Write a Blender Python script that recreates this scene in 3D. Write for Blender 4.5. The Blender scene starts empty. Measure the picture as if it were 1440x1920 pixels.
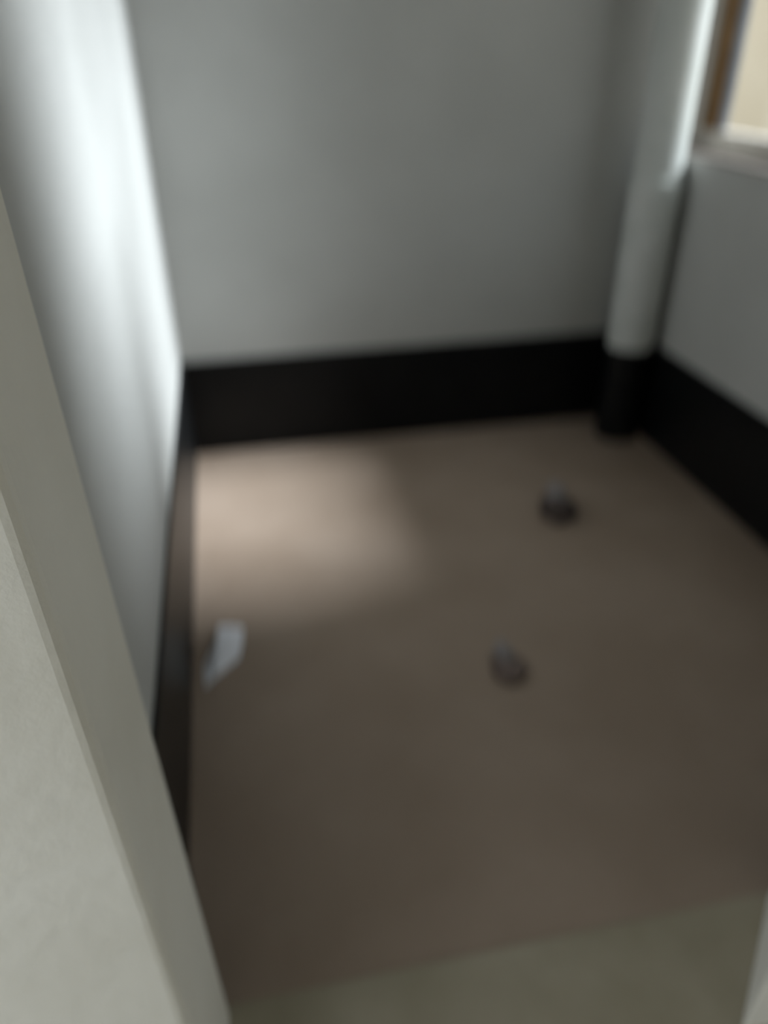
import bpy, bmesh, math, random
from mathutils import Matrix, Vector, noise

scene = bpy.context.scene
COL = scene.collection

# ------------------------------------------------------------------ camera
cam = bpy.data.cameras.new('camera')
cam.sensor_fit = 'HORIZONTAL'
cam.sensor_width = 36.0
cam.lens = 36.05
cam.clip_start = 0.02
cam.dof.use_dof = True                 # the photo is out of focus: focused close, in front of the doorway
cam.dof.focus_distance = 0.60
cam.dof.aperture_fstop = 1.7
cam.dof.aperture_ratio = 1.6
cam.dof.aperture_blades = 0
co = bpy.data.objects.new('camera', cam)
COL.objects.link(co)
R = ((0.98086102, 0.10882932, -0.16145537),
     (-0.19451811, 0.51097294, -0.83729885),
     (-0.00862334, 0.85267979, 0.52236272))
m4 = Matrix(R).to_4x4()
m4.translation = (0.0, 0.0, 1.5)
co.matrix_world = m4
scene.camera = co

# ------------------------------------------------------------------ light
world = bpy.data.worlds.new('overcast_sky')
world.use_nodes = True
bg = world.node_tree.nodes['Background']
bg.inputs[0].default_value = (0.86, 0.94, 1.0, 1)
bg.inputs[1].default_value = 1.75
scene.world = world

sun = bpy.data.lights.new('sun', 'SUN')
sun.energy = 9.0
sun.angle = math.radians(15)
sun.color = (0.87, 0.925, 1.0)
so = bpy.data.objects.new('sun', sun)
COL.objects.link(so)
el, az = math.radians(38), math.radians(6)
sd = Vector((-math.cos(el) * math.cos(az), math.cos(el) * math.sin(az), -math.sin(el)))
so.rotation_euler = sd.to_track_quat('-Z', 'Y').to_euler()
so.location = (8, 0, 7)

vs = scene.view_settings
vs.view_transform = 'Standard'
vs.look = 'None'
vs.exposure = 0.12
vs.gamma = 1.0
vs.use_curve_mapping = False


# ------------------------------------------------------------------ materials
def mat(name, c1, c2=None, rough=0.8, scale=3.0, bump=0.0, bscale=40.0, spec=0.4, detail=6.0, lo=0.35, hi=0.65):
    m = bpy.data.materials.new(name)
    m.use_nodes = True
    nt = m.node_tree
    b = nt.nodes['Principled BSDF']
    b.inputs['Roughness'].default_value = rough
    b.inputs['Specular IOR Level'].default_value = spec
    tc = nt.nodes.new('ShaderNodeTexCoord')
    if c2 is None:
        b.inputs['Base Color'].default_value = (*c1, 1)
    else:
        n = nt.nodes.new('ShaderNodeTexNoise')
        n.inputs['Scale'].default_value = scale
        n.inputs['Detail'].default_value = detail
        nt.links.new(tc.outputs['Object'], n.inputs['Vector'])
        r = nt.nodes.new('ShaderNodeValToRGB')
        r.color_ramp.elements[0].position = lo
        r.color_ramp.elements[1].position = hi
        r.color_ramp.elements[0].color = (*c1, 1)
        r.color_ramp.elements[1].color = (*c2, 1)
        nt.links.new(n.outputs['Fac'], r.inputs['Fac'])
        nt.links.new(r.outputs['Color'], b.inputs['Base Color'])
    if bump:
        n2 = nt.nodes.new('ShaderNodeTexNoise')
        n2.inputs['Scale'].default_value = bscale
        n2.inputs['Detail'].default_value = 8
        nt.links.new(tc.outputs['Object'], n2.inputs['Vector'])
        bp = nt.nodes.new('ShaderNodeBump')
        bp.inputs['Strength'].default_value = bump
        bp.inputs['Distance'].default_value = 0.01
        nt.links.new(n2.outputs['Fac'], bp.inputs['Height'])
        nt.links.new(bp.outputs['Normal'], b.inputs['Normal'])
    return m


M = {}
M['plaster'] = mat('painted_plaster', (0.465, 0.465, 0.445), (0.51, 0.51, 0.49), 0.75, 2.2, 0.25, 30)
M['cream_plaster'] = mat('cream_plaster', (0.73, 0.70, 0.62), (0.81, 0.785, 0.715), 0.8, 2.5, 0.25, 30)
M['ceiling'] = mat('ceiling_plaster', (0.46, 0.46, 0.44), (0.52, 0.52, 0.50), 0.9, 2.0)
M['black'] = mat('black_gloss_paint', (0.004, 0.0045, 0.005), (0.007, 0.0075, 0.008), 0.36, 5.0, 0.1, 20, 0.22)
M['floor'] = mat('brown_floor', (0.305, 0.228, 0.172), (0.355, 0.272, 0.212), 0.7, 2.6, 0.3, 60, 0.3)
M['threshold'] = mat('tan_threshold_stone', (0.31, 0.27, 0.19), (0.38, 0.335, 0.25), 0.8, 4.0, 0.2, 40)
M['hall_floor'] = mat('tan_hall_floor', (0.40, 0.36, 0.26), (0.50, 0.45, 0.34), 0.8, 3.0)
M['pipe'] = mat('grey_green_pipe_paint', (0.54, 0.56, 0.53), (0.61, 0.62, 0.60), 0.5, 8.0)
M['frame'] = mat('weathered_grey_wood', (0.55, 0.50, 0.45), (0.64, 0.59, 0.53), 0.7, 6.0)
M['brown_wood'] = mat('brown_wood', (0.20, 0.11, 0.045), (0.28, 0.16, 0.07), 0.6, 9.0)
M['white'] = mat('daylit_reveal_white', (0.80, 0.81, 0.82), (0.86, 0.87, 0.88), 0.4, 5.0)  # stands in for daylight on the window reveal
M['sill'] = mat('worn_sill_wood', (0.22, 0.19, 0.17), (0.29, 0.25, 0.225), 0.8, 8.0)
M['bead'] = mat('grey_bead_paint', (0.26, 0.26, 0.28), (0.32, 0.32, 0.34), 0.6, 9.0)
M['cream'] = mat('cream_render', (0.55, 0.46, 0.34), (0.60, 0.51, 0.39), 0.9, 1.5)
M['ground'] = mat('pale_ground', (0.40, 0.37, 0.32), (0.5, 0.47, 0.42), 0.95, 1.0)
M['paper'] = mat('white_paper', (0.80, 0.80, 0.84), (0.88, 0.88, 0.92), 0.7, 20.0)
M['lump_dark'] = mat('dark_rubble', (0.06, 0.045, 0.04), (0.11, 0.085, 0.075), 0.9, 25.0, 0.4, 60)
M['lump_brown'] = mat('brown_rubble', (0.18, 0.135, 0.12), (0.23, 0.175, 0.15), 0.9, 25.0, 0.4, 60)
M['lump_grey'] = mat('grey_mortar', (0.24, 0.215, 0.215), (0.31, 0.28, 0.275), 0.9, 25.0, 0.4, 60)

g = bpy.data.materials.new('window_glass')
g.use_nodes = True
nt = g.node_tree
nt.nodes.clear()
out = nt.nodes.new('ShaderNodeOutputMaterial')
mx = nt.nodes.new('ShaderNodeMixShader')
tr = nt.nodes.new('ShaderNodeBsdfTransparent')
tr.inputs[0].default_value = (0.96, 0.97, 0.96, 1)
gl = nt.nodes.new('ShaderNodeBsdfGlossy')
gl.inputs['Roughness'].default_value = 0.05
mx.inputs[0].default_value = 0.05
nt.links.new(tr.outputs[0], mx.inputs[1])
nt.links.new(gl.outputs[0], mx.inputs[2])
nt.links.new(mx.outputs[0], out.inputs[0])
M['glass'] = g


# ------------------------------------------------------------------ helpers
def add_hexa(bm, lo4, hi4):
    """prism between two matching polygons (bottom and top)"""
    a = [bm.verts.new(p) for p in lo4]
    b = [bm.verts.new(p) for p in hi4]
    n = len(a)
    bm.faces.new(a[::-1])
    bm.faces.new(b)
    for i in range(n):
        j = (i + 1) % n
        bm.faces.new((a[i], a[j], b[j], b[i]))


def add_box(bm, x0, x1, y0, y1, z0, z1):
    q = [(x0, y0), (x1, y0), (x1, y1), (x0, y1)]
    add_hexa(bm, [(x, y, z0) for x, y in q], [(x, y, z1) for x, y in q])


def add_lathe(bm, prof, seg=32):
    """prof: list of (radius, z); closed with caps"""
    rings = []
    for r, z in prof:
        rings.append([bm.verts.new((r * math.cos(2 * math.pi * k / seg), r * math.sin(2 * math.pi * k / seg), z)) for k in range(seg)])
    for a, b in zip(rings, rings[1:]):
        for k in range(seg):
            f = bm.faces.new((a[k], a[(k + 1) % seg], b[(k + 1) % seg], b[k]))
            f.smooth = True
    # the caps get vertices of their own, so the smooth sides keep their normals
    bm.faces.new([bm.verts.new(v.co) for v in rings[0][::-1]])
    bm.faces.new([bm.verts.new(v.co) for v in rings[-1]])


def obj(name, bm, m, parent=None, bevel=0.0):
    bmesh.ops.recalc_face_normals(bm, faces=bm.faces[:])
    me = bpy.data.meshes.new(name)
    bm.to_mesh(me)
    bm.free()
    me.materials.append(M[m])
    o = bpy.data.objects.new(name, me)
    COL.objects.link(o)
    if parent is not None:
        o.parent = parent
    if bevel:
        b = o.modifiers.new('bevel', 'BEVEL')
        b.width = bevel
        b.segments = 3
        b.limit_method = 'ANGLE'
    return o


def boxes(name, m, lst, parent=None, bevel=0.0):
    bm = bmesh.new()
    for b in lst:
        add_box(bm, *b)
    return obj(name, bm, m, parent, bevel)


def struct(o, label=None):
    o['kind'] = 'structure'
    if label:
        o['label'] = label
    return o


def thing(name, label, cat, loc=(0, 0, 0), group=None):
    o = bpy.data.objects.new(name, None)
    COL.objects.link(o)
    o.location = loc
    o.empty_display_size = 0.05
    o['label'] = label
    o['category'] = cat
    if group:
        o['group'] = group
    return o


def tag(o, label, cat, group=None):
    o['label'] = label
    o['category'] = cat
    if group:
        o['group'] = group
    return o


# ------------------------------------------------------------------ room sizes (metres)
XL, XR, YB = -0.235, 1.71, 3.04        # left wall, right wall, back wall
YF0, YF1 = 0.54, 0.76                  # front wall (with the doorway) from hall side to room side
H = 3.7
WY0, WY1, WZ0, WZ1 = 1.03, 3.04, 1.125, 3.5   # window opening in the right wall; unseen edges set for the light
XW = 1.81                              # plane of the window frame
XO = 1.95                              # outer face of the right wall

# ------------------------------------------------------------------ structure
struct(boxes('floor', 'floor', [(XL - 0.15, XO, YF1 + 0.01, YB + 0.15, -0.15, 0.0)]), 'brown dusty floor of the small room')
struct(boxes('floor_hall', 'hall_floor', [(-0.9, 2.2, -1.4, YF0, -0.15, 0.0)]), 'tan floor in front of the doorway')
struct(boxes('trim_1', 'threshold', [(-0.18, 0.95, YF0, YF1 + 0.01, -0.15, 0.004)], bevel=0.003), 'tan worn threshold slab across the doorway')
struct(boxes('ceiling', 'ceiling', [(-1.6, XO, YF1, YB + 0.15, H, H + 0.15), (-1.6, 2.2, -1.5, YF1, H, H + 0.15)]), 'pale plaster ceiling')
struct(boxes('wall_left', 'plaster', [(XL - 0.15, XL, YF1, YB + 0.15, 0, H)]), 'left wall with a tall band of daylight')
struct(boxes('wall_back', 'plaster', [(XL, XO, YB, YB + 0.15, 0, H)]), 'grey green plaster back wall')
struct(boxes('wall_right', 'plaster', [
    (XR, XO, YF1, YB, 0, WZ0),
    (XR, XO, YF1, YB, WZ1, H),
    (XR, XO, YF1, WY0, WZ0, WZ1)]), 'shaded grey right wall below the window')

# front wall: two leaning old jambs and the lintel
bm = bmesh.new()
DZ = 2.15


def jl(z):
    return -0.147 - 0.026 * z


add_hexa(bm, [(-1.6, YF0, 0), (jl(0), YF0, 0), (jl(0), YF1, 0), (-1.6, YF1, 0)],
         [(-1.6, YF0, DZ), (jl(DZ), YF0, DZ), (jl(DZ), YF1, DZ), (-1.6, YF1, DZ)])
add_hexa(bm, [(0.73, YF0, 0), (2.2, YF0, 0), (2.2, YF1, 0), (0.935, YF1, 0)],
         [(0.76, YF0, DZ), (2.2, YF0, DZ), (2.2, YF1, DZ), (0.96, YF1, DZ)])
add_box(bm, -1.6, 2.2, YF0, YF1, DZ, H)
struct(obj('wall_front', bm, 'cream_plaster', bevel=0.013), 'pale plaster doorway wall with leaning jambs')
struct(boxes('wall_hall_left', 'cream_plaster', [(-0.9, -0.8, -1.5, -0.55, 0, H), (-0.9, -0.8, -0.55, 0.54, 1.9, H)]), 'left wall of the hall with a wide opening added unseen to admit light')  # opening added out of view to light the doorway face
struct(boxes('wall_hall_right', 'cream_plaster', [(2.1, 2.2, -1.4, YF0, 0, H)]), 'right wall of the hall')
struct(boxes('wall_hall_rear', 'cream_plaster', [(-0.8, 1.0, -1.5, -1.4, 0, H), (2.0, 2.2, -1.5, -1.4, 0, H), (1.0, 2.0, -1.5, -1.4, 1.6, H)]), 'rear wall of the hall with a low opening added unseen to admit light')  # unseen opening added to brighten the jamb reveal
struct(boxes('ground', 'ground', [(-14, 14, -14, 14, -0.4, -0.16)]), 'pale ground outside')

# black painted band, slightly proud of the plaster
BH, BT = 0.41, 0.010
struct(boxes('baseboard_back', 'black', [(XL, XR, YB - BT, YB, 0, BH)], bevel=0.003), 'black painted band at the foot of the back wall')
struct(boxes('baseboard_left', 'black', [(XL, XL + BT, YF1, YB - BT, 0, BH + 0.015)], bevel=0.003), 'black painted band at the foot of the left wall')
struct(boxes('baseboard_right', 'black', [(XR - BT, XR, YF1, YB - BT, 0, BH)], bevel=0.003), 'black painted band at the foot of the right wall')

struct(boxes('baseboard_front', 'black', [(XL + BT, -0.16, YF1, YF1 + BT, 0, BH), (0.95, XR - BT, YF1, YF1 + BT, 0, BH)]), 'black painted band at the foot of the doorway wall')

# ------------------------------------------------------------------ window
win = bpy.data.objects.new('window_1', None)
COL.objects.link(win)
win.location = (XW, WY0, WZ0)
struct(win, 'timber framed window in the right wall')
IW = Matrix.Translation((-XW, -WY0, -WZ0))


def wbox(name, m, *b, parent=None, bevel=0.003):
    bm = bmesh.new()
    add_box(bm, *b)
    bm.transform(IW)
    return obj(name, bm, m, parent or win, bevel)


MY = 1.86                                # mullion
D1 = XW + 0.07
wbox('frame_stile', 'frame', XW, D1, WY1 - 0.07, WY1, WZ0, WZ1)
wbox('frame_stile', 'frame', XW, D1, WY0, WY0 + 0.07, WZ0, WZ1)
wbox('mullion', 'frame', XW, D1, MY - 0.02, MY + 0.02, WZ0 + 0.045, WZ1 - 0.06)
wbox('bottom_rail', 'frame', XW, D1, WY0 + 0.07, WY1 - 0.07, WZ0, WZ0 + 0.045)
wbox('top_rail', 'frame', XW, D1, WY0 + 0.07, WY1 - 0.07, WZ1 - 0.06, WZ1)
wbox('sill', 'sill', XR, XW, WY0, WY1 - 0.001, WZ0 - 0.001, WZ0 + 0.012)
wbox('reveal_daylight_lining', 'white', XR, XW, WY1 - 0.004, WY1, WZ0 + 0.012, WZ1, bevel=0)  # white lining added so the reveal looks daylit
z0, z1 = WZ0 + 0.045, WZ1 - 0.06
sx, bx = XW + 0.012, XW + 0.030
a, b = MY + 0.02, WY1 - 0.07            # the tall main light beside the corner
wbox('sash_stile', 'brown_wood', sx, D1, b - 0.07, b, z0 + 0.035, z1)
wbox('sash_rail', 'frame', sx, D1, a, b, z0, z0 + 0.035)
wbox('glazing_bead', 'bead', bx, D1 - 0.02, b - 0.115, b - 0.07, z0 + 0.035, z1)
wbox('pane', 'glass', XW + 0.044, XW + 0.046, a, b - 0.10, z0 + 0.030, z1, bevel=0)
a, b = WY0 + 0.07, MY - 0.02            # added unseen side light: solid below to block sun, glass above
wbox('sun_blocking_panel', 'brown_wood', sx, D1, a, b, z0, 2.4)  # out of view, shapes the sunlit area on wall and floor
wbox('transom', 'frame', XW, D1, a, b, 2.4, 2.44)
wbox('pane', 'glass', XW + 0.044, XW + 0.046, a, b, 2.44, z1, bevel=0)

# ------------------------------------------------------------------ outside: cream garden wall
gw = thing('garden_wall', 'cream rendered wall seen outside through the window pane', 'wall', (4.6, 3.0, -0.16))
bm = bmesh.new()
add_box(bm, 0, 0.2, -7, 9, 0, 2.35)
obj('rendered_wall', bm, 'cream', gw)
bm = bmesh.new()
add_box(bm, -0.04, 0.24, -7, 9, 2.35, 2.41)
obj('coping', bm, 'cream', gw)

# ------------------------------------------------------------------ corner pipes
PX, PY = 1.603, 2.85
pp = thing('soil_pipe', 'thick round grey green pipe standing in the corner beside the window', 'pipe', (PX, PY, 0))
bm = bmesh.new()
add_lathe(bm, [(0.094, 0.0), (0.094, BH)], 40)
obj('painted_foot', bm, 'black', pp)['label'] = 'black painted foot'
bm = bmesh.new()
add_lathe(bm, [(0.0945, BH), (0.0945, 0.98)], 40)
obj('lower_pipe', bm, 'pipe', pp)
bm = bmesh.new()
add_lathe(bm, [(0.0945, 0.98), (0.097, 0.984), (0.097, 0.988), (0.097, 1.04), (0.097, 1.044), (0.088, 1.06)], 40)
obj('socket', bm, 'pipe', pp)
bm = bmesh.new()
add_lathe(bm, [(0.088, 1.06), (0.088, H)], 40)
obj('upper_pipe', bm, 'pipe', pp)
for z in (0.72, 2.2):
    bm = bmesh.new()
    add_box(bm, -0.012, 0.012, 0.08, YB - PY, z - 0.012, z + 0.012)
    obj('wall_bracket', bm, 'pipe', pp)

# ------------------------------------------------------------------ things on the floor
# folded scrap of white paper (two leaves meeting at a raised crease)
t = 0.0016
bm = bmesh.new()
L = [(-0.158, 1.800, 0.004), (-0.180, 1.740, 0.001), (-0.196, 1.690, 0.002), (-0.192, 1.607, 0.000)]
C = [(-0.150, 1.835, 0.020), (-0.155, 1.770, 0.030), (-0.158, 1.700, 0.024), (-0.170, 1.625, 0.004)]
RR = [(-0.079, 1.822, 0.012), (-0.082, 1.765, 0.012), (-0.094, 1.705, 0.004), (-0.150, 1.650, 0.001)]
MID = [tuple((c + r) / 2 + (0, 0, 0.004)[k] for k, (c, r) in enumerate(zip(a, b))) for a, b in zip(C, RR)]
rows = [L, C, MID, RR]
top = [[bm.verts.new((x, y, z + t)) for x, y, z in r] for r in rows]
bot = [[bm.verts.new((x, y, z)) for x, y, z in r] for r in rows]
for i in range(3):
    for j in range(3):
        bm.faces.new((top[i][j], top[i + 1][j], top[i + 1][j + 1], top[i][j + 1]))
        bm.faces.new((bot[i][j], bot[i][j + 1], bot[i + 1][j + 1], bot[i + 1][j]))
edge = [(i, 0) for i in range(4)] + [(3, j) for j in range(1, 4)] + [(i, 3) for i in (2, 1, 0)] + [(0, j) for j in (2, 1)]
for (a, b), (c, d) in zip(edge, edge[1:] + edge[:1]):
    bm.faces.new((top[a][b], top[c][d], bot[c][d], bot[a][b]))
bm.transform(Matrix.Translation((0.15, -1.70, 0)))
o = obj('paper_scrap', bm, 'paper')
o.location = (-0.15, 1.70, 0.0005)
tag(o, 'torn folded scrap of white paper on the floor beside the left wall', 'paper')


def lump(name, seed, rx, ry, rz, m, parent, loc, flat=0.0):
    bm = bmesh.new()
    bmesh.ops.create_icosphere(bm, subdivisions=3, radius=1.0)
    for v in bm.verts:
        n = v.co.normalized()
        k = 1.0 + 0.28 * noise.noise(n * 1.6 + Vector((seed, 0, 0))) + 0.10 * noise.noise(n * 4 + Vector((0, seed, 0)))
        v.co = Vector((n.x * rx * k, n.y * ry * k, n.z * rz * k))
    zmin = min(v.co.z for v in bm.verts) * 0.6
    for v in bm.verts:
        v.co.z = max(v.co.z, zmin) - zmin + flat
        v.co += Vector(loc)
    for f in bm.faces:
        f.smooth = True
    return obj(name, bm, m, parent)


r1 = thing('rubble_chunk', 'dark lump of rubble with greyish top on the floor near the black banded corner', 'rubble', (1.085, 2.25, 0), 'rubble on the floor')
lump('dark_chunk', 1.0, 0.065, 0.075, 0.045, 'lump_dark', r1, (0, 0, 0))
lump('mortar_cap', 5.0, 0.034, 0.060, 0.040, 'lump_grey', r1, (0.012, 0.05, 0), 0.03)
r2 = thing('rubble_chunk', 'flat faint purplish brown lump of rubble in the middle of the floor', 'rubble', (0.640, 1.50, 0), 'rubble on the floor')
lump('dark_chunk', 9.0, 0.050, 0.055, 0.022, 'lump_brown', r2, (0, 0, 0))
lump('mortar_cap', 13.0, 0.026, 0.050, 0.024, 'lump_grey', r2, (-0.004, 0.04, 0), 0.012)
